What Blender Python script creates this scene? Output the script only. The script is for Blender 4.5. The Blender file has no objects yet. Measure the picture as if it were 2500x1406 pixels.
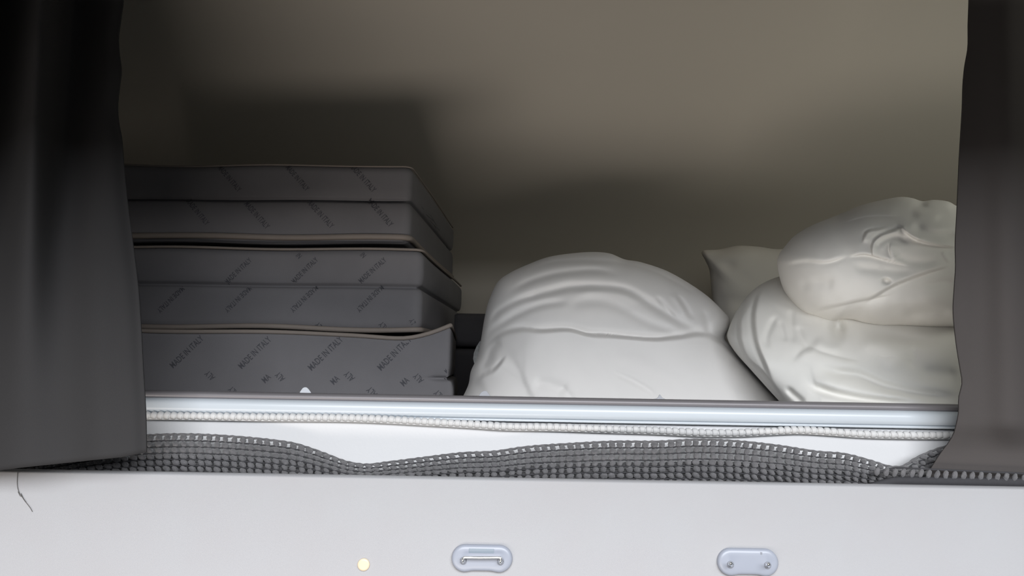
import bpy, bmesh, math, random
import numpy as np
from mathutils import Vector, Matrix
from mathutils.bvhtree import BVHTree

random.seed(7)
rng = np.random.default_rng(7)
sc = bpy.context.scene
col = sc.collection

# ------------------------------------------------------------------ camera, world, light, exposure
W, H, F = 2500.0, 1406.0, 1805.0
PITCH, ROLL = math.radians(6.2), math.radians(1.0)
cam_d = bpy.data.cameras.new('camera')
cam_d.sensor_width = 36.0
cam_d.lens = 36.0 * F / W
cam_d.clip_start = 0.02
cam = bpy.data.objects.new('camera', cam_d)
col.objects.link(cam)
CAM_R = Matrix.Rotation(math.radians(90) + PITCH, 3, 'X') @ Matrix.Rotation(ROLL, 3, 'Z')
cam.matrix_world = CAM_R.to_4x4()
sc.camera = cam

sc.view_settings.view_transform = 'Standard'
sc.view_settings.look = 'None'
sc.view_settings.gamma = 1.0
sc.view_settings.use_curve_mapping = False
sc.view_settings.exposure = 0.0

wd = bpy.data.worlds.new('world')
sc.world = wd
wd.use_nodes = True
bg = wd.node_tree.nodes['Background']
bg.inputs['Color'].default_value = (0.80, 0.88, 1.0, 1)
bg.inputs['Strength'].default_value = 0.085


def area(name, loc, target, sx, sy, power, color, spread=180):
    l = bpy.data.lights.new(name, 'AREA')
    l.shape = 'RECTANGLE'
    l.size, l.size_y = sx, sy
    l.energy = power
    l.color = color
    l.spread = math.radians(spread)
    o = bpy.data.objects.new(name, l)
    col.objects.link(o)
    o.location = loc
    d = Vector(target) - Vector(loc)
    o.rotation_euler = d.to_track_quat('-Z', 'Y').to_euler()
    return o


# daylight of the cabin window behind the photographer, and of the small bunk window at the right
area('cabin_window_light', (0.40, -1.2, 0.99), (0.30, 1.1, 0.10), 2.8, 1.4, 158, (0.94, 0.965, 1.0))
area('low_bounce_light', (-0.58, -0.35, -1.00), (-0.20, 1.5, 0.30), 1.5, 0.4, 15.0, (1.0, 0.92, 0.84))  # added lamp standing in for light bounced up from below
area('bunk_window_light', (1.42, 1.05, 0.55), (0.45, 1.40, 0.20), 0.4, 0.4, 2.0, (0.99, 1.0, 0.90))


# ------------------------------------------------------------------ helpers
def at(px, py, y):
    d = CAM_R @ Vector(((px - W / 2) / F, -(py - H / 2) / F, -1.0))
    return d * (y / d.y)


def at_np(px, py, y):
    R = np.array(CAM_R)
    v = np.stack([(np.asarray(px, float) - W / 2) / F, -(np.asarray(py, float) - H / 2) / F,
                  -np.ones_like(np.asarray(px, float))], -1)
    d = v @ R.T
    return d * (np.asarray(y, float) / d[..., 1])[..., None]


def interp(poly, x):
    p = np.array(poly, float)
    return np.interp(x, p[:, 0], p[:, 1])


def smooth_interp(poly, x, k=5):
    """monotone-ish smooth curve through the points (Catmull Rom in the value)"""
    p = np.array(poly, float)
    X, Y = p[:, 0], p[:, 1]
    m = np.gradient(Y, X)
    x = np.clip(np.asarray(x, float), X[0], X[-1])
    i = np.clip(np.searchsorted(X, x) - 1, 0, len(X) - 2)
    h = X[i + 1] - X[i]
    t = (x - X[i]) / h
    return ((2 * t**3 - 3 * t**2 + 1) * Y[i] + (t**3 - 2 * t**2 + t) * h * m[i]
            + (-2 * t**3 + 3 * t**2) * Y[i + 1] + (t**3 - t**2) * h * m[i + 1])


def catmull(pts, n=8, closed=False):
    P = [np.array(p, float) for p in pts]
    N = len(P)
    out = []
    for i in range(N if closed else N - 1):
        if closed:
            p0, p1, p2, p3 = P[(i - 1) % N], P[i], P[(i + 1) % N], P[(i + 2) % N]
        else:
            p0, p1, p2, p3 = P[max(i - 1, 0)], P[i], P[i + 1], P[min(i + 2, N - 1)]
        for k in range(n):
            t = k / n
            out.append(0.5 * ((2 * p1) + (-p0 + p2) * t + (2 * p0 - 5 * p1 + 4 * p2 - p3) * t * t
                              + (-p0 + 3 * p1 - 3 * p2 + p3) * t**3))
    if not closed:
        out.append(P[-1])
    return np.array(out)


def mesh_obj(name, verts, faces, mat, parent=None, smooth=True):
    me = bpy.data.meshes.new(name)
    me.from_pydata([tuple(map(float, v)) for v in verts], [], [tuple(map(int, f)) for f in faces])
    me.validate()
    if mat:
        me.materials.append(mat)
    if smooth:
        me.polygons.foreach_set('use_smooth', [True] * len(me.polygons))
    me.update()
    o = bpy.data.objects.new(name, me)
    col.objects.link(o)
    if parent:
        o.parent = parent
        o.matrix_parent_inverse = Matrix.Translation(-Vector(parent.location))
    return o


def bm_obj(name, bm, mat, parent=None, smooth=False):
    me = bpy.data.meshes.new(name)
    bmesh.ops.recalc_face_normals(bm, faces=bm.faces[:])
    bm.to_mesh(me)
    bm.free()
    if mat:
        me.materials.append(mat)
    if smooth:
        me.polygons.foreach_set('use_smooth', [True] * len(me.polygons))
    o = bpy.data.objects.new(name, me)
    col.objects.link(o)
    if parent:
        o.parent = parent
        o.matrix_parent_inverse = Matrix.Translation(-Vector(parent.location))
    return o


def tag(o, label=None, cat=None, group=None, kind=None):
    if label: o['label'] = label
    if cat: o['category'] = cat
    if group: o['group'] = group
    if kind: o['kind'] = kind
    return o


def empty(name, loc):
    o = bpy.data.objects.new(name, None)
    o.empty_display_size = 0.05
    o.location = loc
    col.objects.link(o)
    return o


def box_bm(x0, x1, y0, y1, z0, z1, bevel=0.0, seg=3):
    bm = bmesh.new()
    bmesh.ops.create_cube(bm, size=1)
    for v in bm.verts:
        v.co = Vector(((x0 + x1) / 2 + v.co.x * (x1 - x0), (y0 + y1) / 2 + v.co.y * (y1 - y0),
                       (z0 + z1) / 2 + v.co.z * (z1 - z0)))
    if bevel:
        bmesh.ops.bevel(bm, geom=bm.edges[:], offset=bevel, segments=seg, profile=0.5, affect='EDGES')
    return bm


def grid_faces(nu, nv, off=0, wrap_u=False):
    i = np.arange(nu if wrap_u else nu - 1)
    j = np.arange(nv - 1)
    I, J = np.meshgrid(i, j, indexing='ij')
    I2 = (I + 1) % nu
    return (np.stack([I * nv + J, I2 * nv + J, I2 * nv + J + 1, I * nv + J + 1], -1).reshape(-1, 4) + off)


def tube(path, r, n=8, flat=None):
    """verts, faces of a capped tube along a path; r is a number or one per point; flat=(ry, rz) squashes it"""
    P = np.array(path, float)
    N = len(P)
    T = np.gradient(P, axis=0)
    T /= np.linalg.norm(T, axis=1)[:, None] + 1e-12
    up = np.array([0.0, 0.0, 1.0])
    if abs(T[:, 2]).mean() > 0.8:
        up = np.array([0.0, -1.0, 0.0])
    S = np.cross(T, up)
    S /= np.linalg.norm(S, axis=1)[:, None] + 1e-12
    U = np.cross(S, T)
    r = np.broadcast_to(np.asarray(r, float), (N,))
    fs, fu = flat if flat else (1, 1)
    a = np.linspace(0, 2 * math.pi, n, endpoint=False)
    V = (P[:, None] + r[:, None, None] * (fs * np.cos(a)[None, :, None] * S[:, None]
                                         + fu * np.sin(a)[None, :, None] * U[:, None])).reshape(-1, 3)
    F_ = []
    for i in range(N - 1):
        for j in range(n):
            F_.append((i * n + j, i * n + (j + 1) % n, (i + 1) * n + (j + 1) % n, (i + 1) * n + j))
    F_.append(tuple(range(n - 1, -1, -1)))
    F_.append(tuple((N - 1) * n + j for j in range(n)))
    return V, F_


def extrude_x(profile, xs, zofs=None):
    """closed (y, z) profile swept along x"""
    P = np.array(profile, float)
    n = len(P)
    V = []
    for k, x in enumerate(xs):
        dz = 0 if zofs is None else zofs[k]
        V += [(x, p[0], p[1] + dz) for p in P]
    Fc = []
    for i in range(len(xs) - 1):
        for j in range(n):
            Fc.append((i * n + j, (i + 1) * n + j, (i + 1) * n + (j + 1) % n, i * n + (j + 1) % n))
    Fc.append(tuple(range(n)))
    Fc.append(tuple((len(xs) - 1) * n + j for j in range(n - 1, -1, -1)))
    return V, Fc


# ------------------------------------------------------------------ materials
def material(name, color, rough=0.8, metal=0.0, var=0.0, var_scale=8.0, bump=0.0, bump_scale=400.0,
             weave=0.0, weave_scale=900.0, sheen=0.0, trans=0.0, spec=0.5, color2=None, alpha=1.0):
    m = bpy.data.materials.new(name)
    m.use_nodes = True
    nt = m.node_tree
    N, L = nt.nodes, nt.links
    b = N['Principled BSDF']
    b.inputs['Base Color'].default_value = (*color, 1)
    b.inputs['Roughness'].default_value = rough
    b.inputs['Metallic'].default_value = metal
    b.inputs['Specular IOR Level'].default_value = spec
    b.inputs['Sheen Weight'].default_value = sheen
    b.inputs['Transmission Weight'].default_value = trans
    b.inputs['Alpha'].default_value = alpha
    tc = N.new('ShaderNodeTexCoord')
    if var > 0:
        nz = N.new('ShaderNodeTexNoise')
        nz.inputs['Scale'].default_value = var_scale
        nz.inputs['Detail'].default_value = 4
        L.new(tc.outputs['Object'], nz.inputs['Vector'])
        mx = N.new('ShaderNodeMix')
        mx.data_type = 'RGBA'
        c2 = color2 or tuple(min(1, c * (1 + var)) for c in color)
        c1 = color if color2 else tuple(c * (1 - var) for c in color)
        mx.inputs[6].default_value = (*c1, 1)
        mx.inputs[7].default_value = (*c2, 1)
        L.new(nz.outputs['Fac'], mx.inputs[0])
        L.new(mx.outputs[2], b.inputs['Base Color'])
    prev = None
    if bump > 0:
        nb = N.new('ShaderNodeTexNoise')
        nb.inputs['Scale'].default_value = bump_scale
        nb.inputs['Detail'].default_value = 3
        L.new(tc.outputs['Object'], nb.inputs['Vector'])
        bp = N.new('ShaderNodeBump')
        bp.inputs['Strength'].default_value = bump
        bp.inputs['Distance'].default_value = 0.001
        L.new(nb.outputs['Fac'], bp.inputs['Height'])
        prev = bp
    if weave > 0:
        mp = N.new('ShaderNodeMapping')
        mp.inputs['Rotation'].default_value = (0, math.radians(38), 0)
        L.new(tc.outputs['Object'], mp.inputs['Vector'])
        wv = N.new('ShaderNodeTexWave')
        wv.inputs['Scale'].default_value = weave_scale
        wv.inputs['Distortion'].default_value = 3.0
        wv.inputs['Detail'].default_value = 2
        L.new(mp.outputs['Vector'], wv.inputs['Vector'])
        bw = N.new('ShaderNodeBump')
        bw.inputs['Strength'].default_value = weave
        bw.inputs['Distance'].default_value = 0.0006
        L.new(wv.outputs['Fac'], bw.inputs['Height'])
        if prev:
            L.new(prev.outputs['Normal'], bw.inputs['Normal'])
        prev = bw
    if prev:
        L.new(prev.outputs['Normal'], b.inputs['Normal'])
    return m


M = {
    'wall': material('matte_wall', (0.60, 0.555, 0.485), 0.75, var=0.03, var_scale=3, bump=0.05, bump_scale=60),
    'floor': material('bunk_base', (0.06, 0.06, 0.07), 0.9, bump=0.2),
    'blocker': material('blocker_surface', (0.35, 0.33, 0.30), 0.7, var=0.05),  # for the unseen pieces added to block light
    'panel': material('panel_fabric', (0.35, 0.342, 0.352), 0.75, var=0.02, var_scale=14, weave=0.25,
                      weave_scale=420, color2=(0.362, 0.366, 0.38)),
    'board': material('white_board', (0.68, 0.68, 0.69), 0.55, var=0.01, bump=0.12, bump_scale=220),
    'rail': material('rail_white', (0.53, 0.575, 0.62), 0.28, var=0.01, spec=0.5),
    'lip': material('rail_lip_metal', (0.21, 0.20, 0.21), 0.45, metal=0.25, var=0.03, var_scale=30),
    'cord': material('white_cord', (0.58, 0.58, 0.58), 0.6, bump=0.2, bump_scale=900),
    'net': material('charcoal_yarn', (0.115, 0.112, 0.117), 0.7, var=0.45, var_scale=160, bump=1.0,
                    bump_scale=900, sheen=0.3),
    'net_cord': material('charcoal_cord', (0.035, 0.034, 0.038), 0.8, var=0.2, var_scale=200),
    'curtain': material('curtain_cloth', (0.036, 0.035, 0.036), 0.95, var=0.05, var_scale=10, weave=0.15,
                        weave_scale=500, spec=0.1),
    'curtain_lit': material('curtain_cloth_lit', (0.075, 0.068, 0.066), 0.95, var=0.05, var_scale=10, weave=0.15,
                              weave_scale=500, spec=0.1),  # same cloth as the left curtain, brighter light put into the colour
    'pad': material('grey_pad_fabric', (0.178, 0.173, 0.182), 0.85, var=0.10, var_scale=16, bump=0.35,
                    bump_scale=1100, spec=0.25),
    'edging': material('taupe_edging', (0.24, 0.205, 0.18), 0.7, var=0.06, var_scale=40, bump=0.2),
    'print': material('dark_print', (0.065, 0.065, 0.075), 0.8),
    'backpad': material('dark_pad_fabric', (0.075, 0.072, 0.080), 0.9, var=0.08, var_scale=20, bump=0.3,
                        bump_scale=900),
    'white_cotton': material('white_cotton', (0.83, 0.81, 0.79), 0.85, var=0.015, var_scale=9, bump=0.08,
                             bump_scale=700, sheen=0.1, spec=0.2),
    'cream_cotton': material('cream_cotton', (0.82, 0.805, 0.765), 0.8, var=0.02, var_scale=9, bump=0.08,
                             bump_scale=700, sheen=0.1, spec=0.25),
    'pillow_cotton': material('pillow_cotton', (0.80, 0.775, 0.73), 0.85, var=0.02, var_scale=9, bump=0.08,
                              bump_scale=700, spec=0.2),
    'tab': material('white_plastic', (0.66, 0.68, 0.72), 0.35),
    'clear_tab': material('frosted_plastic', (0.50, 0.51, 0.55), 0.35, alpha=0.7),
    'foil': material('silver_label', (0.60, 0.62, 0.62), 0.3, metal=0.7, var=0.4, var_scale=160, bump=0.8,
                     bump_scale=220),
    'plate': material('bracket_plastic', (0.30, 0.32, 0.375), 0.34),
    'inset': material('bracket_inset', (0.26, 0.30, 0.345), 0.3),
    'chrome': material('chrome', (0.95, 0.96, 0.95), 0.22, metal=1.0),
    'hole': material('dark_hole', (0.22, 0.23, 0.26), 0.5),
    'button': material('cream_button', (0.66, 0.545, 0.39), 0.4),
    'thread': material('dark_thread', (0.07, 0.065, 0.06), 0.8),
}

# ------------------------------------------------------------------ the setting
YB = 2.05
ZF = -0.085


def shell():
    # the back wall rises from the bunk base and leans over into the sloping roof
    prof = [(YB, ZF - 0.02), (YB, 0.1), (YB, 0.22)]
    for a in np.linspace(0, 41, 8):
        prof.append((YB - 0.30 + 0.30 * math.cos(math.radians(a)), 0.24 + 0.30 * math.sin(math.radians(a))))
    y0, z0 = prof[-1]
    for d in (0.25, 0.5, 0.75, 1.0):
        prof.append((y0 - d * 0.66, z0 + d * 0.75))
    y1, z1 = prof[-1]
    prof.append((1.05, z1 + 0.12))
    n = len(prof)
    xs = np.linspace(-1.62, 1.62, 12)
    V = [(x, p[0], p[1]) for x in xs for p in prof] + [(x, p[0] + 0.02, p[1] + 0.02) for x in xs for p in prof]
    Fc = list(grid_faces(12, n)) + list(grid_faces(12, n, 12 * n))
    tag(mesh_obj('wall_back', V, Fc, M['wall']), kind='structure')
    tag(bm_obj('wall_left', box_bm(-1.66, -1.62, 0.98, YB + 0.04, ZF - 0.02, 1.4), M['wall']), kind='structure')
    tag(bm_obj('wall_right', box_bm(1.62, 1.66, 0.98, YB + 0.04, ZF - 0.02, 1.4), M['wall']), kind='structure')
    tag(bm_obj('ceiling', box_bm(-1.66, 1.66, 0.98, YB + 0.03, 1.4, 1.44), M['wall']), kind='structure')
    tag(bm_obj('floor', box_bm(-1.62, 1.62, 1.065, YB, ZF - 0.03, ZF), M['floor']), kind='structure')
    # unseen header above the bunk opening, added to keep light out
    tag(bm_obj('front_blocker', box_bm(-1.66, 1.66, 1.12, 1.16, 0.74, 1.4), M['blocker']), kind='structure')
    for x0, x1 in ((-1.66, -0.72), (0.76, 1.66)):      # unseen jambs, added to block light passing beside the curtains
        tag(bm_obj('front_blocker', box_bm(x0, x1, 0.85, 0.88, -0.5, 1.4), M['blocker']), kind='structure')
    tag(bm_obj('overhead_blocker', box_bm(-2.0, 2.0, 0.25, 0.45, 0.32, 1.4, 0.01), M['blocker']), kind='structure')  # slab added out of view to cut light off the curtain tops


shell()

# ------------------------------------------------------------------ front panel with its fittings
PY0, PY1 = 0.950, 0.968          # front and back of the panel
zt = at(1250, 1168.5, PY0).z


def front_panel():
    t = empty('front_panel', (0, PY0, -0.5))
    tag(t, 'pale grey fabric-covered panel across the bottom, with two oval brackets', 'panel')
    # padded face: rounded top edge
    prof = [(PY0, -0.5)]
    for a in np.linspace(180, 0, 13):
        prof.append(((PY0 + PY1) / 2 + (PY1 - PY0) / 2 * math.cos(math.radians(a)),
                     zt - 0.004 + 0.004 * math.sin(math.radians(a))))
    prof.append((PY1, -0.5))
    xs = np.linspace(-0.95, 0.95, 60)
    V, Fc = extrude_x(prof, xs)
    o = mesh_obj('panel_face', V, Fc, M['panel'], t)
    md = o.modifiers.new('edge', 'EDGE_SPLIT')
    md.split_angle = math.radians(50)

    def stadium(cx, cz, hw, hh, notch, n=14):
        pts = []
        for a in np.linspace(-90, 90, n):
            pts.append((cx + hw - hh + hh * math.cos(math.radians(a)), cz + hh * math.sin(math.radians(a))))
        for a in np.linspace(90, 270, n):
            pts.append((cx - hw + hh + hh * math.cos(math.radians(a)), cz + hh * math.sin(math.radians(a))))
        # dip in the bottom edge
        for u in np.linspace(-1, 1, 11)[1:-1]:
            k = 0.5 + 0.5 * math.cos(math.pi * max(-1, min(1, u * 1.05)) ** 3)
            pts.append((cx + u * (hw - hh) * 0.98, cz - hh + notch * k))
        return np.array(pts)

    def bracket(px, py, first):
        c = at(px, py, PY0)
        mpp = PY0 / F
        hw, hh = 72 * mpp, 31.5 * mpp
        pts = stadium(0, 0, hw, hh, 3.4 * mpp)
        rings = [(1.0, 0.0), (1.0, 0.0018), (0.985, 0.0034), (0.94, 0.0050), (0.86, 0.0061), (0.72, 0.0067),
                 (0.5, 0.0069), (0.2, 0.0070)]
        V = []
        n = len(pts)
        for s, h in rings:
            inset = (1 - s) * hh
            for p in pts:
                ax = max(-(hw - hh), min(hw - hh, p[0]))
                dx, dz = p[0] - ax, p[1]
                q = (ax + dx * s if abs(dx) > 1e-9 else p[0], dz * s)
                V.append((c.x + q[0], PY0 - h, c.z + q[1]))
        Fc = []
        for i in range(len(rings) - 1):
            for j in range(n):
                Fc.append((i * n + j, i * n + (j + 1) % n, (i + 1) * n + (j + 1) % n, (i + 1) * n + j))
        Fc.append(tuple((len(rings) - 1) * n + j for j in range(n)))
        b = mesh_obj('bracket', V, Fc, M['plate'], t)
        b['label'] = ('glossy oval plastic bracket with a chrome wire loop' if first
                      else 'glossy oval plastic bracket with two bare chrome pins')
        ys = PY0 - 0.0072
        for sx in (-1, 1):
            cx, cz = c.x + sx * 43.5 * mpp, c.z - 4 * mpp
            ring = [(cx + 6.8 * mpp * math.cos(a), ys, cz + 6.8 * mpp * math.sin(a))
                    for a in np.linspace(0, 2 * math.pi, 21)]
            V, Fc = tube(ring, 1.7 * mpp, 6)
            sock = mesh_obj('socket_ring', V, Fc, M['hole'], b)
        if first:
            # chrome wire staple: out of one socket, up and across, down into the other
            q = []
            L, Rr = c.x - 43.5 * mpp, c.x + 43.5 * mpp
            zc = c.z - 5 * mpp
            q = [(L, PY0 - 0.004, zc), (L, PY0 - 0.011, zc + 0.5 * mpp), (L + 0.2 * mpp, PY0 - 0.0145, zc + 4 * mpp),
                 (L + 1 * mpp, PY0 - 0.0150, zc + 10 * mpp), (L + 5 * mpp, PY0 - 0.0150, zc + 12.5 * mpp),
                 (L + 30 * mpp, PY0 - 0.0150, zc + 12.5 * mpp), (Rr - 30 * mpp, PY0 - 0.0150, zc + 13 * mpp),
                 (Rr - 3 * mpp, PY0 - 0.0150, zc + 13.5 * mpp), (Rr + 1 * mpp, PY0 - 0.0150, zc + 11 * mpp),
                 (Rr, PY0 - 0.0145, zc + 4 * mpp), (Rr, PY0 - 0.011, zc + 0.5 * mpp), (Rr, PY0 - 0.004, zc)]
            V, Fc = tube(catmull(q, 6), 3.2 * mpp, 10)
            mesh_obj('wire_loop', V, Fc, M['chrome'], b)
            bm = box_bm(c.x - 31 * mpp, c.x + 28 * mpp, PY0 - 0.0072, PY0 - 0.0060, c.z + 14 * mpp, c.z + 24 * mpp,
                        0.0003, 1)
            mesh = bm_obj('label_inset', bm, M['inset'], b)
        else:
            for sx in (-1, 1):
                cx, cz = c.x + sx * 43.5 * mpp, c.z - 5 * mpp
                q = [(cx + 1 * mpp, PY0 - 0.003, cz), (cx, PY0 - 0.010, cz + 0.5 * mpp),
                     (cx - 4 * mpp, PY0 - 0.017, cz + 6 * mpp), (cx - 8 * mpp, PY0 - 0.023, cz + 11 * mpp)]
                rr = np.array([3.4] * 6 + [3.2] * 6 + [3.0] * 6 + [3.6]) * mpp
                V, Fc = tube(catmull(q, 6), rr, 10)
                mesh_obj('chrome_pin', V, Fc, M['chrome'], b)
            bm = box_bm(c.x + 27 * mpp, c.x + 32 * mpp, PY0 - 0.0068, PY0 - 0.0052, c.z + 19 * mpp, c.z + 25 * mpp, 0.0002, 1)
            bm_obj('chipped_notch', bm, M['hole'], b)

    bracket(1177, 1362, True)
    bracket(1824, 1371, False)

    # round cream button
    c = at(888, 1378, PY0)
    r = 14.5 * PY0 / F
    prof = [(1.0, 0.0), (1.0, 0.0012), (0.93, 0.0020), (0.7, 0.0024), (0.35, 0.0026)]
    V, n = [], 28
    for s, h in prof:
        for a in np.linspace(0, 2 * math.pi, n, endpoint=False):
            V.append((c.x + r * s * math.cos(a), PY0 - h, c.z + r * s * math.sin(a)))
    Fc = [(i * n + j, i * n + (j + 1) % n, (i + 1) * n + (j + 1) % n, (i + 1) * n + j)
          for i in range(len(prof) - 1) for j in range(n)] + [tuple(4 * n + j for j in range(n))]
    b = mesh_obj('round_button', V, Fc, M['button'], t)
    b['label'] = 'round cream button'
    return t


front_panel()


def loose_thread():
    y = PY0 - 0.0012
    a = [at(*p, y) for p in ((43, 1153), (42, 1175), (43, 1190), (47, 1203), (52, 1210), (60, 1222), (68, 1232),
                             (74, 1240), (79, 1249))]
    V, Fc = tube(catmull(a, 6), 0.00034, 5)
    o = mesh_obj('loose_thread', V, Fc, M['thread'])
    tag(o, 'thin dark loose thread hanging down the pale panel below left curtain', 'thread')
    b = [at(*p, y) for p in ((44, 1200), (49, 1210), (54, 1211), (51, 1204), (57, 1216), (64, 1226))]
    V, Fc = tube(catmull(b, 6), 0.00028, 5)
    mesh_obj('frayed_strand', V, Fc, M['thread'], o)


loose_thread()

# ------------------------------------------------------------------ side board, rail and beaded cord
YR = 1.035                        # front of the board and rail
z_rail_top = at(1250, 968, YR).z
z_body_top = at(1250, 986, YR).z
z_body_bot = at(1250, 1030, YR).z


def side_board():
    xs = np.linspace(-1.0, 1.0, 40)
    prof = [(YR, -0.5), (YR, z_body_bot - 0.004), (YR + 0.003, z_body_bot - 0.001), (YR + 0.028, z_body_bot - 0.001),
            (YR + 0.028, -0.5)]
    V, Fc = extrude_x(prof, xs)
    o = mesh_obj('side_board', V, Fc, M['board'], smooth=False)
    tag(o, 'smooth white bunk side board below the rail, behind the net', 'board')


def bunk_rail():
    t = empty('bunk_rail', (0, YR, z_body_bot))
    tag(t, 'pale bluish-white bunk rail with a grey metal lip along its top', 'rail')
    xs = np.linspace(-1.05, 1.05, 60)
    h = z_body_top - z_body_bot
    prof = []
    for u in np.linspace(0, 1, 15):       # gently bulging front face with rolled top and bottom
        bulge = 0.006 * (1 - abs(2 * u - 1) ** 3.0)
        prof.append((YR - 0.004 - bulge, z_body_bot + 0.0045 + u * (h - 0.0045)))
    prof += [(YR + 0.004, z_body_top + 0.0006), (YR + 0.03, z_body_top), (YR + 0.03, z_body_bot), (YR + 0.002, z_body_bot)]
    V, Fc = extrude_x(prof, xs)
    o = mesh_obj('rail_body', V, Fc, M['rail'], t)
    o.modifiers.new('edge', 'EDGE_SPLIT').split_angle = math.radians(45)
    # thin raised bead along the bottom of the body
    V, Fc = tube([(x, YR - 0.0065, z_body_bot + 0.0030) for x in xs], 0.0019, 8)
    mesh_obj('lower_bead', V, Fc, M['rail'], t)
    # lip: rolled metal edge on top
    hl = z_rail_top - z_body_top
    prof = []
    for a in np.linspace(215, 0, 17):
        prof.append((YR + 0.006 + 0.009 * math.cos(math.radians(a)),
                     z_body_top + hl * 0.42 + hl * 0.58 * math.sin(math.radians(a))))
    prof += [(YR + 0.0145, z_body_top - 0.002), (YR, z_body_top - 0.002)]
    V, Fc = extrude_x(prof, xs)
    o = mesh_obj('top_lip', V, Fc, M['lip'], t)
    o['label'] = 'grey metal lip'
    o.modifiers.new('edge', 'EDGE_SPLIT').split_angle = math.radians(60)


CORD = [(-150, 1004), (200, 1010), (360, 1014), (600, 1018), (900, 1022), (1050, 1030), (1170, 1037), (1210, 1040),
        (1350, 1043), (1500, 1048), (1600, 1051), (1700, 1056), (1800, 1057), (1880, 1053), (1950, 1050), (2030, 1054),
        (2100, 1059), (2200, 1062), (2340, 1063), (2600, 1066)]


def beaded_cord():
    yc = YR - 0.0085
    t = empty('beaded_cord', at(1250, 1042, yc))
    tag(t, 'white beaded cord running along the board just below the rail', 'cord')
    xs = np.linspace(200, 2480, 160)
    path = at_np(xs, smooth_interp(CORD, xs), np.full_like(xs, yc))
    V, Fc = tube(path, 0.0036, 8)
    mesh_obj('core', V, Fc, M['cord'], t)
    V, Fc = tube(path + np.array([0, 0.002, -0.0036]), 0.0024, 8)
    mesh_obj('flange', V, Fc, M['cord'], t)
    # one bead, made once: a short barrel with a rounded rim
    prof = [(-0.50, 0.62), (-0.44, 0.86), (-0.30, 0.98), (-0.05, 1.0), (0.2, 0.97), (0.36, 0.9), (0.46, 0.74), (0.5, 0.5)]
    n = 12
    V = []
    for u, r in prof:
        for a in np.linspace(0, 2 * math.pi, n, endpoint=False):
            V.append((u * 0.0080, 0.0048 * r * math.cos(a), 0.0051 * r * math.sin(a)))
    Fc = [(i * n + j, i * n + (j + 1) % n, (i + 1) * n + (j + 1) % n, (i + 1) * n + j)
          for i in range(len(prof) - 1) for j in range(n)]
    Fc += [tuple(range(n - 1, -1, -1)), tuple((len(prof) - 1) * n + j for j in range(n))]
    proto = None
    for px in np.arange(312, 2376, 16.1):
        c = at(px, smooth_interp(CORD, px) - 1.0, yc - 0.0006)
        c2 = at(px + 8, smooth_interp(CORD, px + 8) - 1.0, yc - 0.0006)
        if proto is None:
            o = proto = mesh_obj('bead', V, Fc, M['cord'], t)
        else:
            o = proto.copy()
            col.objects.link(o)
        o.location = c
        slant = interp([(300, 26), (800, 18), (1100, 2), (1500, 0), (2400, -6)], px)
        pitch = -math.atan2((c2 - c).z, (c2 - c).x) + math.radians(float(slant) * 0.9)
        o.rotation_euler = (random.uniform(-0.2, 0.2), pitch, random.uniform(-0.05, 0.05))
        s = random.uniform(0.95, 1.05)
        o.scale = (1, s, s)


side_board()
bunk_rail()
beaded_cord()

# ------------------------------------------------------------------ knitted net
TOP = [(-200, 1128), (0, 1128), (100, 1118), (200, 1092), (300, 1070), (360, 1063), (450, 1060), (530, 1063), (600, 1068),
       (660, 1074), (720, 1083), (790, 1106), (850, 1128), (890, 1134), (950, 1128), (1030, 1118), (1130, 1106),
       (1210, 1102), (1270, 1093), (1400, 1083), (1500, 1078), (1600, 1078), (1710, 1073), (1800, 1077), (1900, 1088),
       (2000, 1103), (2060, 1108), (2130, 1126), (2175, 1139), (2200, 1139), (2240, 1116), (2300, 1092), (2340, 1083),
       (2450, 1076), (2700, 1080)]


def panel_line(px):
    return 1153.0 + (px - 100) * 0.0146


def net_point(px, k, nrow):
    """place on the net: px along it, k rows below its upper edge"""
    top = smooth_interp(TOP, px)
    avail = panel_line(px) + 10 - top
    full = 1163.0 - 1062.0 + 14
    s_free = 15.2
    s_fit = avail / nrow
    s = 0.35 * s_free + 0.65 * np.minimum(s_fit, s_free * 1.1)
    py = top + k * s
    h = np.clip(avail / full, 0.15, 1.1)
    y = 1.004 - 0.020 * np.sin(np.clip(k / nrow, 0, 1) * math.pi * 0.75) * (0.5 + 0.5 * h)
    y = y + 0.0035 * np.sin(px * 0.011 + k * 0.4) - 0.004 * (k / nrow)
    y = np.maximum(y, PY1 + 0.009)
    y = y + np.clip((np.asarray(px, float) - 2215) / 60, 0, 1) * (1.010 - y)
    return py, y


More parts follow.
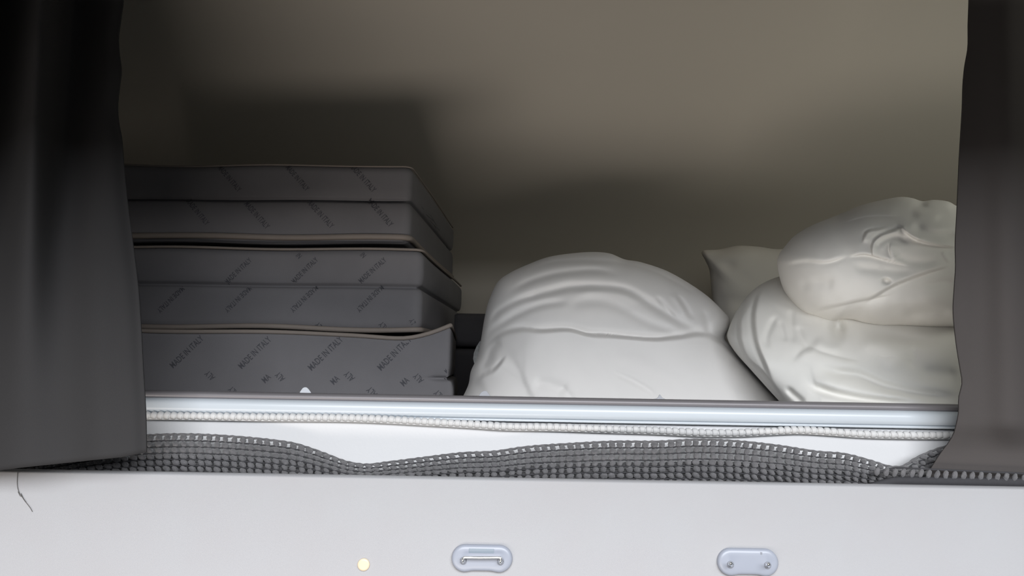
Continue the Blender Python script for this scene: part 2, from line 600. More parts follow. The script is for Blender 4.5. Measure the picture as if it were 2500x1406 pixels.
def net():
    t = empty('woven_net', at(1250, 1165, 0.99))
    tag(t, 'charcoal open-knit safety net slumped behind the pale panel', 'net')
    nrow = 7
    xs = np.linspace(-120, 2640, 330)
    for k in range(nrow + 1):
        py, y = net_point(xs, k, nrow)
        py = py + 0.9 * np.sin(xs * 2 * math.pi / 20.5 + k)
        P = at_np(xs, py, y)
        V, Fc = tube(P, 0.0016 if k == 0 else 0.0011, 5)
        mesh_obj('cord', V, Fc, M['net_cord'] if k else M['net'], t)
    # loops of yarn between the cords
    bm = bmesh.new()
    bmesh.ops.create_icosphere(bm, subdivisions=2, radius=1.0)
    bm.verts.ensure_lookup_table()
    bv = np.array([v.co[:] for v in bm.verts])
    bf = np.array([[v.index for v in f.verts] for f in bm.faces])
    bm.free()
    V, Fc, off = [], [], 0
    pitch = 20.5
    for k in range(nrow):
        for i in range(int(2760 / pitch)):
            px = -115 + (i + 0.5) * pitch + random.uniform(-1.5, 1.5)
            p0, y0 = net_point(px - 1.5, k, nrow)
            p1, y1 = net_point(px + 1.5, k + 1, nrow)
            a, b = np.array(at(px - 1.0, float(p0), float(y0))), np.array(at(px + 1.0, float(p1), float(y1)))
            c, d = (a + b) / 2, (b - a)
            L = np.linalg.norm(d)
            slant = 0.30 * math.sin(px * 0.004 + 0.6 + k * 0.5)
            ux = np.array([1, 0, 0])
            uz = d / L + np.array([slant * -1, 0, 0])
            uy = np.array([0.05, -1, 0])
            sx = 0.0043 * random.uniform(0.86, 1.12) + 0.0004 * math.sin(px * 0.009 + k * 1.3)
            sz = max(L * 0.47, 0.0030)
            sy = 0.0030 * random.uniform(0.9, 1.3)
            # a squarish tuft
            q = np.sign(bv) * np.abs(bv) ** 0.82
            P = c + q[:, :1] * sx * ux + q[:, 1:2] * sy * uy + q[:, 2:] * sz * uz
            P += rng.normal(0, 0.00032, P.shape)
            V.append(P)
            Fc.append(bf + off)
            off += len(bv)
            if k >= 3:                       # extra layer added behind to darken the lower gaps
                P2 = np.array(at(px + 10.2, float(p0) + 4, float(y0) + 0.011)) + (P - a)
                V.append(P2)
                Fc.append(bf + off)
                off += len(bv)
    # front hem row in front of the right curtain
    for i in range(int(560 / 21)):
        px = 2142 + i * 21 + random.uniform(-1.5, 1.5)
        c = np.array(at(px, 1152 + (px - 2150) * 0.045 + random.uniform(-1, 1), PY1 + 0.0045))
        q = np.sign(bv) * np.abs(bv) ** 0.85
        P = c + q[:, :1] * 0.0036 * np.array([1, 0, 0.2]) + q[:, 1:2] * 0.0022 * np.array([0, 1, 0]) \
            + q[:, 2:] * 0.0056 * np.array([0.22, 0, 1])
        P += rng.normal(0, 0.0003, P.shape)
        V.append(P)
        Fc.append(bf + off)
        off += len(bv)
    o = mesh_obj('knit_loops', np.concatenate(V), np.concatenate(Fc), M['net'], t)
    o['kind'] = 'stuff'
    xs = np.linspace(2125, 2680, 60)
    ease = np.clip((xs - 2125) / 60, 0, 1)
    P = at_np(xs, panel_line(xs) - 9 * ease + 8 * (1 - ease), np.full_like(xs, PY1 + 0.0055))
    V, Fc = tube(P, 0.0062, 8, flat=(0.6, 1.0))
    mesh_obj('hem_band', V, Fc, M['net_cord'], t)
    P = at_np(xs, 1152 + (xs - 2150) * 0.045 - 12 * ease + 8 * (1 - ease), np.full_like(xs, PY1 + 0.006))
    V, Fc = tube(P, 0.0013, 6)
    mesh_obj('hem_cord', V, Fc, M['net_cord'], t)


net()

# ------------------------------------------------------------------ curtains
def curtain(name, label, edge, outer, depth_fn, bottom_fn, top_px, side, hem_w):
    """edge: free edge as (py, px); outer: px of the far side; hangs as a pleated sheet with thickness"""
    nu, nv = 150, 110
    V = []
    e = np.array(edge, float)
    for i in range(nu):
        u = i / (nu - 1)                     # 0 at the free edge
        for j in range(nv):
            v = j / (nv - 1)
            # py at this column's bottom
            pb = bottom_fn(u)
            py = top_px + (pb - top_px) * v
            pe = smooth_interp(e, min(max(py, e[0, 0]), e[-1, 0]))
            px = pe + (outer - pe) * u
            V.append(at(px, py, depth_fn(px, py, u, v)))
    o = mesh_obj(name, V, grid_faces(nu, nv), M['curtain'] if side < 0 else M['curtain_lit'])
    md = o.modifiers.new('thickness', 'SOLIDIFY')
    md.thickness = 0.0022
    md.offset = 0
    tag(o, label, 'curtain', 'cloth curtains beside the bunk opening')
    return o


def lean_back(py, start=800, amt=0.19, ex=1.8):
    # the upper half leans in, a shape given to keep its top dark
    t = min(1.0, max(0.0, (start - py) / start))
    return amt * t ** ex + 0.02 * max(0.0, -py / 420)


def gaus(x, c, w):
    return math.exp(-((x - c) / w) ** 2)


LE = [(-420, 306), (-100, 304), (0, 302), (60, 294), (90, 290), (130, 292), (170, 297), (215, 292), (260, 288),
      (300, 291), (330, 297), (400, 303), (500, 313), (600, 326), (700, 338), (800, 345), (900, 350), (1000, 356),
      (1090, 358), (1200, 358)]


def left_depth(px, py, u, v):
    ridge = interp([(-420, 100), (0, 96), (300, 80), (600, 66), (900, 52), (1200, 45)], py)
    amp = interp([(-420, 1.9), (100, 1.8), (300, 1.3), (600, 0.75), (900, 0.40), (1150, 0.2)], py)
    y = 0.900
    y -= 0.034 * amp * gaus(px, ridge, 62)
    y += 0.012 * amp * gaus(px, ridge - 95, 48)
    y += 0.016 * amp * gaus(px, ridge + 105, 60)
    y -= 0.007 * gaus(px, interp([(0, 215), (600, 235), (1100, 250)], py), 45) * (0.3 + 0.7 * v)
    y += 0.006 * math.sin(px * 0.02 + py * 0.002) * 0.5
    y += 0.010 * gaus(u, 0, 0.05)            # edge turns away
    y += lean_back(py, 980, 0.25, 1.6) * (1 - 0.40 * gaus(px, ridge, 48))
    return y


def left_bottom(u):
    return interp([(0, 1104), (0.12, 1116), (0.38, 1130), (0.6, 1142), (0.75, 1152), (1, 1158)], u)


curtain('curtain', 'dark grey cloth curtain hanging at the left, ending just above the panel', LE, -160, left_depth,
        left_bottom, -420, -1, 10)

RE = [(-420, 2368), (0, 2365), (60, 2363), (120, 2362), (160, 2355), (200, 2351), (260, 2349), (330, 2345), (400, 2341),
      (450, 2339), (520, 2336), (600, 2332), (650, 2333), (700, 2330), (760, 2327), (800, 2330), (850, 2336), (900, 2344),
      (935, 2349), (970, 2341), (1010, 2340), (1040, 2334), (1060, 2328), (1085, 2313), (1105, 2297), (1125, 2284),
      (1150, 2268), (1190, 2240)]


def right_depth(px, py, u, v):
    y = 0.905 + 0.083 * (max(0.0, (py - 300)) / 900) ** 1.6
    y -= 0.010 * gaus(px, 2450 + 0.02 * py, 50)
    y += 0.006 * math.sin(px * 0.035) * (1 - 0.6 * v)
    y += 0.004 * gaus(u, 0, 0.06)
    y += lean_back(py)
    if py > 1040:
        k = min(1.0, (py - 1040) / 60)
        y += (0.9855 - y) * k
    return y


def right_bottom(u):
    return interp([(0, 1172), (1, 1200)], u)


curtain('curtain', 'grey cloth curtain at the right with brighter light put into its colour, its foot tucked behind the net hem', RE, 2720, right_depth,
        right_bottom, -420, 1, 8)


# ------------------------------------------------------------------ folded pads
def rounded_box(x0, x1, y0, y1, z0, z1, r, step):
    """dense box with rounded edges as verts/faces"""
    bm = bmesh.new()
    nx, ny, nz = [max(2, int(round((b - a) / step))) for a, b in ((x0, x1), (y0, y1), (z0, z1))]
    nz = max(nz, 64)
    X, Y, Z = np.linspace(x0, x1, nx + 1), np.linspace(y0, y1, ny + 1), np.linspace(z0, z1, nz + 1)

    def warp(A, r_):                         # gather lines near both ends
        t = np.linspace(0, 1, len(A))
        L = A[-1] - A[0]
        k = 0.75
        w = t - k * np.sin(2 * math.pi * t) / (2 * math.pi)
        return A[0] + L * w
    X, Y, Z = warp(X, r), warp(Y, r), Z
    V, Fc = [], []

    def face(fn, A, B):
        off = len(V)
        for a in A:
            for b in B:
                V.append(fn(a, b))
        Fc.extend(map(tuple, grid_faces(len(A), len(B), off)))
    face(lambda a, b: (a, y0, b), X, Z)
    face(lambda a, b: (a, y1, b), X[::-1], Z)
    face(lambda a, b: (x1, a, b), Y, Z)
    face(lambda a, b: (x0, a, b), Y[::-1], Z)
    face(lambda a, b: (a, b, z1), X, Y)
    face(lambda a, b: (a, b, z0), X, Y[::-1])
    V = np.array(V)
    lo, hi = np.array([x0, y0, z0]) + r, np.array([x1, y1, z1]) - r
    q = np.clip(V, lo, hi)
    d = V - q
    n = np.linalg.norm(d, axis=1)
    k = n > 1e-9
    # map the cube corner region onto the rounded one
    m = np.abs(d).max(axis=1)
    V[k] = q[k] + d[k] / n[k, None] * m[k, None]
    return V, Fc


def pad(name, label, px_right, py_top, py_bot, y_front, depth, groove, r, edges, texts, base, yaw=-2.9,
        groove_from=None, flare=None, xleft=-0.78, mat='pad', seed=0, edge_r=0.0040):
    c = at(px_right, (py_top + py_bot) / 2, y_front)
    z1, z0 = at(px_right - 200, py_top, y_front).z, at(px_right - 200, py_bot, y_front).z
    if base is not None:
        z0 = base
    x1 = c.x
    t = empty(name, (x1 - 0.2, y_front + depth / 2, z0))
    tag(t, label, 'mattress pad', 'folded grey pads stacked at the left')
    V, Fc = rounded_box(xleft, x1, y_front, y_front + depth, z0, z1, r, 0.011)
    ctr = np.array([(xleft + x1) / 2, y_front + depth / 2, (z0 + z1) / 2])

    def deform(V):
        V = V.copy()
        # soft swelling of the walls
        h = (V[:, 2] - z0) / (z1 - z0)
        if groove is not None:
            zg = at(px_right - 200, groove, y_front).z
            g = np.exp(-((V[:, 2] - zg) / 0.0028) ** 2) * 0.010 + np.exp(-((V[:, 2] - zg) / 0.012) ** 2) * 0.004
            if groove_from is not None:
                xg = at(groove_from, groove, y_front).x
                g *= 1 / (1 + np.exp(-(V[:, 0] - xg) / 0.003))
            side = np.clip((V[:, 0] - (x1 - r)) / r, 0, 1)
            front = np.clip(((y_front + r) - V[:, 1]) / r, 0, 1)
            back = np.clip((V[:, 1] - (y_front + depth - r)) / r, 0, 1)
            V[:, 0] -= g * side
            V[:, 1] += g * front - g * back
        # slow unevenness
        V[:, 1] += 0.0022 * np.sin(V[:, 0] * 23 + seed) * np.sin(V[:, 2] * 40 + seed * 2)
        V[:, 2] += 0.0018 * np.sin(V[:, 0] * 17 + seed * 3 + V[:, 1] * 9) * np.clip((h - 0.5) * 4, -1, 1)
        if flare is not None:
            V = flare(V, x1, z0, z1)
        # turn about the front right corner
        a = math.radians(yaw)
        R = np.array([[math.cos(a), -math.sin(a)], [math.sin(a), math.cos(a)]])
        V[:, :2] = (V[:, :2] - [x1, y_front]) @ R.T + [x1, y_front]
        return V

    V = deform(V)
    o = mesh_obj('cover', V, Fc, M[mat], t)
    bm = bmesh.new()
    bm.from_mesh(o.data)
    bmesh.ops.remove_doubles(bm, verts=bm.verts[:], dist=1e-5)
    bm.to_mesh(o.data)
    bvh = BVHTree.FromBMesh(bm)
    bm.free()
    # edgings follow the front edge and turn the corner
    for (which, size, dz, dmid, wob) in edges:
        zz = (z1 if which == 'top' else z0) + dz
        q = []
        inset = r * 0.10 if which == 'top' else r * 0.08
        for x in np.linspace(xleft + 0.01, x1 - r, 46):
            q.append((x, y_front + inset, zz))
        for a in np.linspace(-90, 0, 9)[1:]:
            q.append((x1 - r + (r - inset) * math.cos(math.radians(a)), y_front + r + (r - inset) * math.sin(math.radians(a)), zz))
        for y in np.linspace(y_front + r, y_front + depth - r, 14)[1:]:
            q.append((x1 - inset, y, zz))
        q = np.array(q)
        q[:, 2] += wob * np.sin(q[:, 0] * 14 + seed) + dmid * np.sin(np.clip((q[:, 0] - xleft) / (x1 - xleft), 0, 1) * math.pi)
        q = deform(q)
        VV, FF = tube(q, size, 8, flat=(1.0, 1.0))
        e = mesh_obj('edging', VV, FF, M['edging'], t)
        e['label'] = 'taupe edging'
    if texts:
        for (s, px, py, ang, hpx) in texts:
            cu = bpy.data.curves.new('letters', 'FONT')
            cu.body = s
            cu.size = 1.0
            cu.resolution_u = 2
            cu.space_character = 1.04
            cu.offset = 0.011
            to = bpy.data.objects.new('letters', cu)
            col.objects.link(to)
            dg = bpy.context.evaluated_depsgraph_get()
            me = to.evaluated_get(dg).to_mesh()
            lv = np.array([v.co[:] for v in me.vertices])
            lf = [list(p.vertices) for p in me.polygons]
            to.evaluated_get(dg).to_mesh_clear()
            bpy.data.objects.remove(to)
            bpy.data.curves.remove(cu)
            if len(lv) == 0:
                continue
            k = hpx * y_front / F / 0.70
            lv = lv * np.array([0.64, 1.0, 1.0])      # condensed letters
            a = math.radians(ang)
            o_ = at(px, py, y_front)
            X = o_.x + k * (lv[:, 0] * math.cos(a) - lv[:, 1] * math.sin(a))
            Z = o_.z + k * (lv[:, 0] * math.sin(a) + lv[:, 1] * math.cos(a))
            ok = np.ones(len(lv), bool)
            P = np.zeros((len(lv), 3))
            for i in range(len(lv)):
                hit = bvh.ray_cast(Vector((X[i], y_front - 0.3, Z[i])), Vector((0, 1, 0)))
                if hit[0] is None or Z[i] < z0 + 0.002:
                    ok[i] = False
                else:
                    P[i] = (hit[0].x, hit[0].y - 0.0006, hit[0].z)
            BF = [f for f in lf if all(ok[v] for v in f)]
            if not BF:
                continue
            used = sorted({v for f in BF for v in f})
            idx = {v: i for i, v in enumerate(used)}
            mesh_obj('printed_words', P[used], [[idx[v] for v in f] for f in BF], M['print'], t, smooth=False)
    return t


MI = 'MADE IN ITALY'


def flare_bottom(V, x1, z0, z1):
    # upper right corner of the lowest pad is pulled up and out; its lower layer pokes out further
    V = V.copy()
    h = np.clip((V[:, 2] - z0) / (z1 - z0), 0, 1)
    s = np.clip((V[:, 0] - (x1 - 0.085)) / 0.085, 0, 1)
    V[:, 2] += 0.019 * s * s * np.clip((h - 0.55) / 0.45, 0, 1)
    V[:, 2] -= 0.004 * np.exp(-((V[:, 0] - (x1 - 0.09)) / 0.05) ** 2) * np.clip((h - 0.6) / 0.4, 0, 1)
    low = 1 / (1 + np.exp((V[:, 2] - (-0.0165)) / 0.002))
    V[:, 0] += 0.007 * low * np.clip((V[:, 0] - (x1 - 0.05)) / 0.05, 0, 1)
    return V


def folded_pads():
    pad('folded_pad', 'grey folded pad topmost of the stack at left, print slanting down to the right', 1003, 396, 592, 1.35,
        0.62, 485, 0.018, [('top', 0.0016, -0.004, 0, 0.0), ('bottom', 0.0058, 0.012, 0, 0.0006)],
        [(MI, 893, 488, -48, 14), (MI, 745, 492, -46, 14), (MI, 585, 492, -46, 14), (MI, 850, 404, -47, 14),
         (MI, 690, 404, -47, 13), (MI, 520, 402, -48, 13), ('ITALY', 1010, 470, -50, 12), (MI, 440, 484, -48, 13)],
        None, seed=1.0, yaw=-3.0)
    pad('folded_pad', 'grey folded pad in the middle of the stack at left, between two others', 1030, 604, 806, 1.33,
        0.62, 697, 0.018, [('top', 0.0024, -0.0015, 0, 0.0005), ('bottom', 0.0048, 0.0035, 0, 0.0007)],
        [(MI, 880, 692, 43, 13), (MI, 712, 692, 45, 13), (MI, 545, 692, 45, 13),
         (MI, 928, 694, 226, 13), (MI, 765, 694, 226, 13), (MI, 600, 694, 226, 13),
         ('ALY', 948, 800, 134, 14), ('ALY', 788, 800, 134, 13), ('LY', 1016, 788, 120, 13), ('NI', 894, 622, 135, 13),
         ('NI', 734, 622, 135, 13), (MI, 430, 694, 226, 13)],
        None, seed=2.2, yaw=-2.9)
    pad('folded_pad', 'grey folded pad at the bottom of the stack at left, its right corner turned up', 1098, 816, 985,
        1.30, 0.62, 921, 0.009, [('top', 0.0038, -0.0010, 0, 0.0006)],
        [(MI, 932, 906, 46.5, 16), (MI, 766, 906, 46.5, 16), (MI, 600, 902, 46.5, 15), (MI, 440, 900, 46.5, 15),
         ('ITALY', 932, 969, 136, 15), ('ALY', 1036, 927, 136, 15), ('ALY', 1086, 968, 136, 15), ('ALY', 870, 922, 136, 15),
         ('ALY', 704, 923, 136, 14), ('ITALY', 600, 966, 136, 14), ('ALY', 538, 920, 136, 14),
         ('MA', 986, 944, 45, 15), ('MA', 819, 940, 45, 15), ('MA', 655, 936, 45, 15), ('MA', 1090, 912, 45, 10)],
        ZF, groove_from=1050, seed=3.1, flare=flare_bottom, yaw=3.2)


folded_pads()


def back_pads():
    for (label, pt, pb, seed) in (
            ('dark folded pad lying on the bunk base in the gap behind the white duvet', 850, 985, 4.0),
            ('dark folded pad lying on another in the gap behind the white duvet', 763, 846, 5.0)):
        z1, z0 = at(1150, pt, 1.80).z, at(1150, pb, 1.80).z
        if pt == 850:
            z0 = ZF
        V, Fc = rounded_box(-0.145, 0.42, 1.80, 2.03, z0, z1 - 0.001, 0.016, 0.014)
        V[:, 1] += 0.003 * np.sin(V[:, 0] * 30 + seed) * np.sin(V[:, 2] * 50)
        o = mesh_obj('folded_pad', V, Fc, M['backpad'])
        bm = bmesh.new()
        bm.from_mesh(o.data)
        bmesh.ops.remove_doubles(bm, verts=bm.verts[:], dist=1e-5)
        bm.to_mesh(o.data)
        bm.free()
        tag(o, label, 'mattress pad', 'dark pads behind the duvet')


back_pads()


# ------------------------------------------------------------------ bedding
def seg_dist(P, poly):
    """distance of points to a polyline, side (+ = right of its direction) and position along it 0..1"""
    best = np.full(len(P), 1e9)
    side = np.zeros(len(P))
    pos = np.zeros(len(P))
    L = np.r_[0, np.cumsum(np.linalg.norm(np.diff(poly, axis=0), axis=1))]
    for i in range(len(poly) - 1):
        a, b = poly[i], poly[i + 1]
        d = b - a
        l2 = d @ d + 1e-12
        t = np.clip(((P - a) @ d) / l2, 0, 1)
        q = a + t[:, None] * d
        e = P - q
        dist = np.linalg.norm(e, axis=1)
        k = dist < best
        best[k] = dist[k]
        cr = d[0] * (P[:, 1] - a[1]) - d[1] * (P[:, 0] - a[0])
        side[k] = np.sign(cr[k])
        pos[k] = (L[i] + t[k] * math.sqrt(l2)) / L[-1]
    return best, side, pos


def bedding(name, label, cat, outline, center, y_mid, t_front, t_back, mat, lean=0.0, strokes=(), bumps=(), pf=2.2,
            n_s=420, n_r=110, rough=0.0, seed=0, group=None, yfun=None, qf=2.0):
    oc = catmull(outline, 14, closed=True)
    L = np.r_[0, np.cumsum(np.linalg.norm(np.diff(np.vstack([oc, oc[:1]]), axis=0), axis=1))]
    s = np.linspace(0, L[-1], n_s, endpoint=False)
    cl = np.vstack([oc, oc[:1]])
    ox, oy = np.interp(s, L, cl[:, 0]), np.interp(s, L, cl[:, 1])
    cx, cy = center
    k = np.exp(-0.5 * (np.minimum(np.arange(n_s), n_s - np.arange(n_s)) / (n_s * 0.055)) ** 2)
    k /= k.sum()
    sx_, sy_ = [np.real(np.fft.ifft(np.fft.fft(v) * np.fft.fft(k))) for v in (ox, oy)]
    z_c = at(cx, cy, y_mid).z

    def place(px, py, off):
        y = np.full(len(px), y_mid)
        for _ in range(2):
            P = at_np(px, py, y)
            y = y_mid + lean * (P[:, 2] - z_c)
        if yfun is not None:
            y = y + yfun(px, py)
        return at_np(px, py, y + off)

    verts, rings = [], []
    th = np.linspace(math.pi / 2, 0, n_r + 1)[:-1]

    def sheet(t_amt, sign, nr, with_strokes):
        tt = np.sin(np.linspace(math.pi / 2, 0.03, nr))
        w_ = (tt ** 3)[:, None]
        px = (cx + (ox[None] * w_ + sx_[None] * (1 - w_) - cx) * tt[:, None]).ravel()
        py = (cy + (oy[None] * w_ + sy_[None] * (1 - w_) - cy) * tt[:, None]).ravel()
        infl = (np.maximum(0, 1 - tt ** pf)) ** (1 / qf)
        off = np.repeat(infl, n_s) * t_amt
        disp = np.zeros(len(px))
        if with_strokes:
            Q = np.stack([px, py], 1)
            for st in strokes:
                kind, poly, w, a = st[:4]
                poly = catmull(poly, 6) if len(poly) > 2 else np.array(poly, float)
                d, sd, po = seg_dist(Q, poly)
                taper = np.clip(np.minimum(po, 1 - po) / 0.22, 0, 1)
                taper = taper * taper * (3 - 2 * taper)
                if kind == 'v':              # furrow
                    disp -= a * np.exp(-(d / w) ** 2) * taper
                elif kind == 'r':            # ridge
                    disp += a * np.exp(-(d / w) ** 2) * taper
                elif kind == 's':            # overlapping layer: proud on the right-hand side of the line
                    decay = st[4] if len(st) > 4 else w * 8
                    f = np.where(sd > 0, np.exp(-d / decay) * np.clip(d / w, 0, 1) ** 0.5, 0)
                    disp += a * f * taper
                    disp -= 0.35 * a * np.where(sd <= 0, np.exp(-(d / (w * 1.2)) ** 2), 0) * taper
            for (bx, by, rx, ry, a) in bumps:
                disp += a * np.exp(-((px - bx) / rx) ** 2 - ((py - by) / ry) ** 2)
            if rough:
                for k in range(7):
                    f = 0.008 * 1.5 ** k
                    an = seed + k * 2.1
                    u = px * math.cos(an) + py * math.sin(an)
                    v = -px * math.sin(an) + py * math.cos(an)
                    disp += rough / 1.45 ** k * np.sin(u * f * 2 + 1.3 * np.sin(v * f + k) + seed * k)
            g = disp.reshape(nr, n_s)
            for _ in range(3):
                g = (2 * g + np.roll(g, 1, 1) + np.roll(g, -1, 1)) / 4
                g = np.vstack([g[:1], (2 * g[1:-1] + g[:-2] + g[2:]) / 4, g[-1:]])
            disp = g.ravel()
            edge = np.repeat(np.clip((1 - tt) / 0.05, 0, 1) ** 0.7, n_s)
            disp = disp * edge
        return place(px, py, sign * (off + disp)), nr

    Pf, nf = sheet(t_front, -1, n_r, True)
    Pb, nb = sheet(t_back, +1, 24, False)
    V = np.vstack([Pf, Pb[n_s:]])
    V[:, 2] = np.maximum(V[:, 2], ZF + 0.0005)
    Fc = []

    def rows(n, off0):
        i = np.arange(n - 1)[:, None]
        j = np.arange(n_s)[None]
        j2 = (j + 1) % n_s
        a = i * n_s + j
        b = i * n_s + j2
        c = (i + 1) * n_s + j2
        d = (i + 1) * n_s + j
        return np.stack([a, b, c, d], -1).reshape(-1, 4)
    Ff = rows(nf, 0)
    Fb = rows(nb, 0)[:, ::-1].copy()
    Fb = np.where(Fb >= n_s, Fb - n_s + nf * n_s, Fb)
    Fall = [tuple(f) for f in Ff] + [tuple(f) for f in Fb]
    Fall.append(tuple((nf - 1) * n_s + j for j in range(n_s)))
    Fall.append(tuple(nf * n_s + (nb - 2) * n_s + j for j in range(n_s - 1, -1, -1)))
    o = mesh_obj(name, V, Fall, M[mat])
    bm = bmesh.new()
    bm.from_mesh(o.data)
    bmesh.ops.recalc_face_normals(bm, faces=bm.faces[:])
    bm.to_mesh(o.data)
    bm.free()
    tag(o, label, cat, group)
    return o


# pillow peeping out behind
bedding('pillow', 'flat greyish-white pillow with a pointed corner, standing behind the duvets', 'pillow',
        [(1714, 613), (1755, 609), (1800, 600), (1850, 602), (1900, 608), (1980, 604), (2060, 600), (2080, 640), (2070, 760),
         (2070, 880), (2074, 980), (1950, 990), (1800, 985), (1752, 985), (1756, 880), (1752, 790), (1741, 740),
         (1736, 700), (1732, 660), (1722, 636)],
        (1900, 800), 1.80, 0.07, 0.05, 'pillow_cotton', lean=0.1, pf=4.0, qf=2.6, n_s=260, n_r=50, rough=0.0012, seed=2.0,
        strokes=[('v', [(1722, 622), (1760, 640), (1800, 650)], 14, 0.006), ('r', [(1735, 640), (1790, 625), (1850, 615)], 16, 0.005),
                 ('v', [(1745, 745), (1790, 735), (1840, 745)], 18, 0.006)])

DUVET = [(1107, 1004), (1126, 975), (1143, 940), (1150, 905), (1165, 872), (1174, 830), (1183, 775), (1193, 735),
         (1214, 690), (1245, 666), (1290, 645), (1340, 627), (1400, 618), (1450, 615), (1490, 619), (1525, 633), (1565, 640),
         (1625, 660), (1680, 690), (1730, 725), (1768, 762), (1781, 778), (1779, 800), (1770, 826), (1786, 846), (1830, 893),
         (1880, 948), (1922, 1000), (1948, 1050), (1900, 1110), (1740, 1150), (1520, 1160), (1290, 1150), (1130, 1105), (1088, 1050)]
duv = bedding('duvet', 'plump white folded duvet in the middle, a silver label at its left side', 'duvet', DUVET, (1470, 840),
              1.39, 0.150, 0.20, 'white_cotton', lean=0.36, pf=2.6, qf=2.6, rough=0.0009, seed=1.0, n_s=520, n_r=150,
              strokes=[
                  ('s', [(1900, 985), (1830, 905), (1764, 838), (1718, 815), (1650, 822), (1592, 826), (1490, 818), (1438, 815), (1387, 803),
                         (1319, 806), (1271, 803), (1223, 816), (1182, 850), (1165, 876)][::-1], 8, 0.0247, 90),
                  ('v', [(1271, 669), (1326, 645), (1387, 636), (1490, 638), (1575, 652), (1660, 693), (1728, 734)], 7, 0.0058),
                  ('v', [(1230, 720), (1285, 690), (1336, 673), (1387, 664), (1455, 660), (1524, 672)], 9, 0.0072),
                  ('v', [(1240, 745), (1298, 722), (1353, 708), (1404, 699), (1507, 703), (1558, 722), (1626, 765), (1694, 803), (1728, 815)], 10, 0.0130),
                  ('r', [(1400, 712), (1470, 706), (1520, 714), (1580, 742)], 11, 0.0058),
                  ('v', [(1193, 790), (1217, 760), (1271, 730), (1330, 716)], 7, 0.0072),
                  ('v', [(1176, 832), (1200, 806), (1227, 788), (1271, 762), (1330, 742), (1400, 736)], 9, 0.0087),
                  ('v', [(1380, 748), (1430, 735), (1490, 740), (1560, 775)], 13, 0.0058),
                  ('v', [(1600, 722), (1622, 745), (1645, 778)], 7, 0.0072),
                  ('v', [(1655, 720), (1672, 745), (1692, 780)], 6, 0.0072),
                  ('r', [(1640, 715), (1660, 745), (1676, 775)], 7, 0.0058),
                  ('v', [(1718, 755), (1726, 785), (1732, 815)], 8, 0.0072),
                  ('v', [(1530, 760), (1590, 790), (1660, 812)], 11, 0.0058),
                  ('s', [(1156, 928), (1186, 912), (1209, 899), (1235, 868)], 5, 0.0101, 40),
                  ('v', [(1170, 905), (1190, 880), (1200, 850), (1225, 830)], 11, 0.0072),
                  ('v', [(1370, 940), (1384, 957), (1400, 976)], 5, 0.0040),
                  ('v', [(1300, 935), (1345, 940), (1385, 958)], 14, 0.0058),
                  ('v', [(1490, 905), (1545, 930), (1585, 953), (1608, 972)], 8, 0.0045),
                  ('v', [(1480, 870), (1560, 890), (1640, 930), (1700, 960)], 27, 0.0058),
              ])


def care_label():
    pts = [(1172, 832), (1163, 846), (1157, 862), (1155, 876), (1158, 888), (1166, 884), (1172, 868), (1175, 850)]
    y = 1.40
    V = [at(p[0], p[1], y + 0.003 * math.sin(i * 1.7)) for i, p in enumerate(pts)]
    V += [at(p[0] + 0.6, p[1], y + 0.002 + 0.003 * math.sin(i * 1.7)) for i, p in enumerate(pts)]
    n = len(pts)
    Fc = [tuple(range(n)), tuple(range(2 * n - 1, n - 1, -1))] + [(i, (i + 1) % n, n + (i + 1) % n, n + i) for i in range(n)]
    o = mesh_obj('care_label', V, Fc, M['foil'], duv, smooth=False)
    o['label'] = 'crinkled silver label'


care_label()

LOWER = [(1776, 826), (1780, 800), (1795, 765), (1820, 728), (1852, 698), (1893, 678), (1935, 672), (2000, 706), (2110, 752),
         (2240, 766), (2340, 768), (2420, 775), (2475, 820), (2500, 900), (2510, 980), (2480, 1060), (2380, 1110), (2200, 1130),
         (2060, 1115), (1975, 1062), (1925, 1004), (1880, 955), (1835, 905), (1795, 860)]
bedding('duvet', 'white folded duvet low at the right beside the curtain, carrying a crumpled bundle', 'duvet', LOWER, (2130, 860),
        1.325, 0.17, 0.22, 'cream_cotton', lean=0.70, pf=3.5, qf=4.0, rough=0.0011, seed=4.0, n_s=460, n_r=140,
        strokes=[
            ('s', [(1920, 986), (1865, 914), (1822, 875), (1805, 830), (1804, 770), (1828, 705), (1850, 688)], 6, 0.017, 50),
            ('s', [(1885, 940), (1868, 895), (1846, 838), (1838, 775), (1848, 722), (1866, 690)], 6, 0.015, 45),
            ('v', [(1900, 770), (1884, 790), (1870, 826), (1876, 850)], 7, 0.006),
            ('v', [(1900, 780), (1908, 800), (1918, 836)], 6, 0.005),
            ('v', [(1930, 750), (1932, 790), (1938, 840)], 7, 0.006),
            ('v', [(1945, 790), (1958, 825), (1980, 862)], 8, 0.006),
            ('r', [(1985, 830), (2020, 850), (2060, 850)], 14, 0.006),
            ('s', [(1930, 890), (1970, 850), (2010, 862), (2080, 880), (2110, 884)], 10, 0.006, 60),
            ('v', [(1985, 888), (2040, 908), (2100, 918), (2172, 946), (2279, 966), (2350, 970)], 12, 0.014),
            ('v', [(1960, 930), (2014, 956), (2087, 973), (2172, 982), (2260, 985)], 10, 0.014),
            ('v', [(1918, 945), (1940, 966), (1965, 985)], 7, 0.008),
            ('r', [(1960, 915), (2040, 940), (2140, 962), (2250, 978)], 12, 0.006),
            ('v', [(2100, 820), (2160, 818), (2230, 830), (2290, 836)], 14, 0.007),
            ('v', [(2220, 850), (2235, 875), (2215, 895)], 12, 0.006),
            ('r', [(2090, 835), (2150, 845), (2190, 870), (2150, 895)], 22, 0.008),
            ('v', [(2240, 905), (2290, 915), (2340, 912)], 18, 0.006),
        ],
        bumps=[(2130, 850, 110, 45, 0.012), (2046, 800, 16, 22, -0.03), (2290, 860, 60, 40, 0.010)])

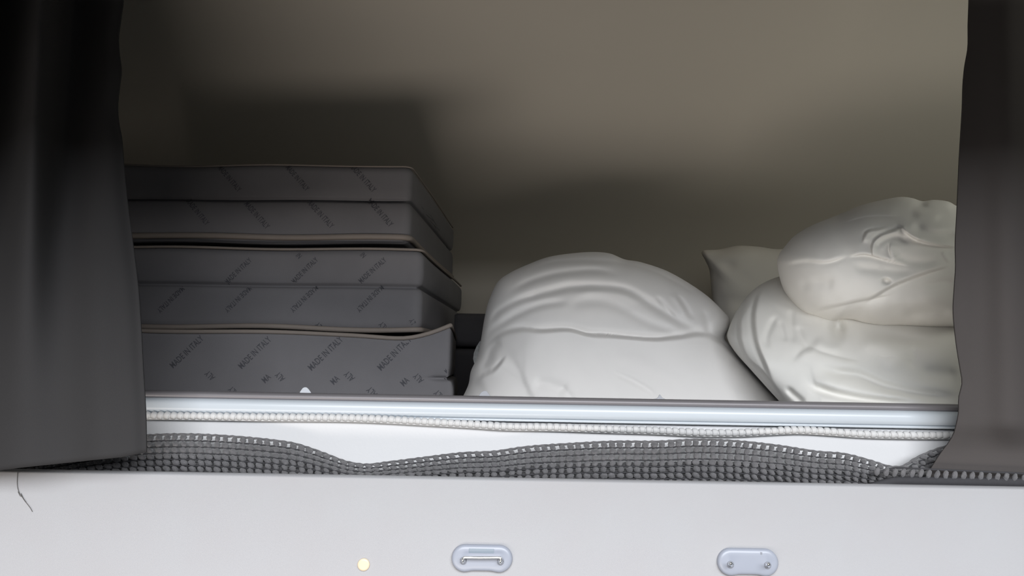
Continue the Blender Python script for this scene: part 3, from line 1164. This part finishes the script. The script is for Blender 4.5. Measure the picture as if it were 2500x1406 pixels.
UPPER = [(1898, 648), (1902, 622), (1916, 602), (1942, 574), (1985, 549), (2040, 527), (2100, 502), (2150, 489), (2195, 481),
         (2225, 483), (2252, 491), (2280, 488), (2315, 492), (2340, 505), (2400, 530), (2450, 590), (2470, 680), (2450, 760),
         (2400, 800), (2330, 806), (2260, 806), (2200, 804), (2150, 806), (2105, 798), (2080, 789), (2050, 786), (2020, 793),
         (1985, 780), (1955, 768), (1930, 738), (1910, 700)]
bedding('duvet_bundle', 'crumpled white bundled duvet with gathered wrinkles, on top of the lower one at right', 'duvet', UPPER,
        (2150, 655), 1.30, 0.19, 0.12, 'cream_cotton', lean=0.15, pf=2.5, qf=2.3, rough=0.0014, seed=6.0, n_s=460, n_r=150,
        strokes=[
            ('s', [(2104, 596), (2109, 576), (2122, 562), (2165, 556)], 4, 0.010, 16),
            ('s', [(2130, 632), (2128, 596), (2148, 574), (2185, 560), (2214, 549)], 5, 0.013, 22),
            ('v', [(2140, 622), (2146, 594), (2186, 578), (2225, 592)], 8, 0.006),
            ('s', [(2345, 606), (2290, 600), (2240, 586), (2206, 562), (2184, 540)], 5, 0.012, 20),
            ('r', [(2200, 556), (2222, 574), (2260, 588)], 5, 0.006),
            ('v', [(2222, 548), (2250, 562), (2290, 572), (2340, 574)], 11, 0.009),
            ('s', [(2184, 640), (2172, 614), (2172, 590)], 4, 0.008, 14),
            ('v', [(2190, 602), (2200, 630), (2240, 640), (2300, 634)], 12, 0.006),
            ('r', [(2300, 612), (2309, 626), (2320, 642)], 4, 0.006),
            ('s', [(2222, 652), (2160, 634), (2110, 622), (2068, 630)], 7, 0.008, 26),
            ('v', [(2075, 648), (2110, 655), (2180, 662), (2240, 660)], 12, 0.005),
            ('s', [(2330, 648), (2260, 668), (2193, 693), (2150, 716), (2105, 744)], 7, 0.011, 40),
            ('s', [(2190, 716), (2110, 733), (2040, 748), (1955, 768)], 8, 0.006, 40),
            ('s', [(2075, 622), (2020, 640), (1965, 638), (1906, 648)], 8, 0.006, 50),
            ('r', [(2090, 772), (2160, 747), (2240, 737), (2320, 722)], 20, 0.006),
            ('v', [(2200, 772), (2260, 762), (2330, 764)], 12, 0.006),
            ('s', [(2200, 528), (2120, 528), (2050, 546)], 8, 0.005, 40),
            ('r', [(2230, 505), (2245, 520), (2300, 530)], 12, 0.005),
            ('v', [(2240, 490), (2262, 508), (2320, 514)], 8, 0.007),
            ('v', [(2255, 700), (2290, 690), (2330, 688)], 9, 0.004),
            ('v', [(1945, 700), (1990, 690), (2040, 692)], 14, 0.003),
        ],
        bumps=[(2164, 686, 9, 6, -0.012), (2050, 792, 14, 12, -0.03), (2290, 560, 40, 20, 0.010)])


# ------------------------------------------------------------------ clips behind the rail
def clip(label, pts, y, mat, th=0.0016):
    P = catmull(pts, 5) if len(pts) == 7 else np.array(pts, float)
    n = len(P)
    V = [at(p[0], p[1], y) for p in P] + [at(p[0], p[1], y) + Vector((0, th, 0)) for p in P]
    Fc = [tuple(range(n)), tuple(range(2 * n - 1, n - 1, -1))] + [(i, n + i, n + (i + 1) % n, (i + 1) % n) for i in range(n)]
    o = mesh_obj('plastic_clip', V, Fc, M[mat], smooth=False)
    o.modifiers.new('bevel', 'BEVEL').width = 0.0004
    tag(o, label, 'clip', 'plastic clips poking above the rail')


clip('small white plastic clip poking above the rail before the grey pads',
     [(716, 985), (729, 963), (733, 955), (739, 947), (744, 945), (749, 946), (754, 951), (762, 963), (776, 985)], 1.052, 'tab')
clip('frosted plastic clip poking above the rail at left edge of middle duvet',
     [(1164, 985), (1168, 968), (1176, 957), (1186, 954), (1194, 962), (1200, 972), (1202, 985)], 1.052, 'clear_tab')
clip('frosted pointed plastic clip above the rail, below the right half of middle duvet',
     [(1570, 990), (1586, 976), (1604, 972), (1611, 963), (1618, 971), (1632, 978), (1640, 992)], 1.052, 'clear_tab')
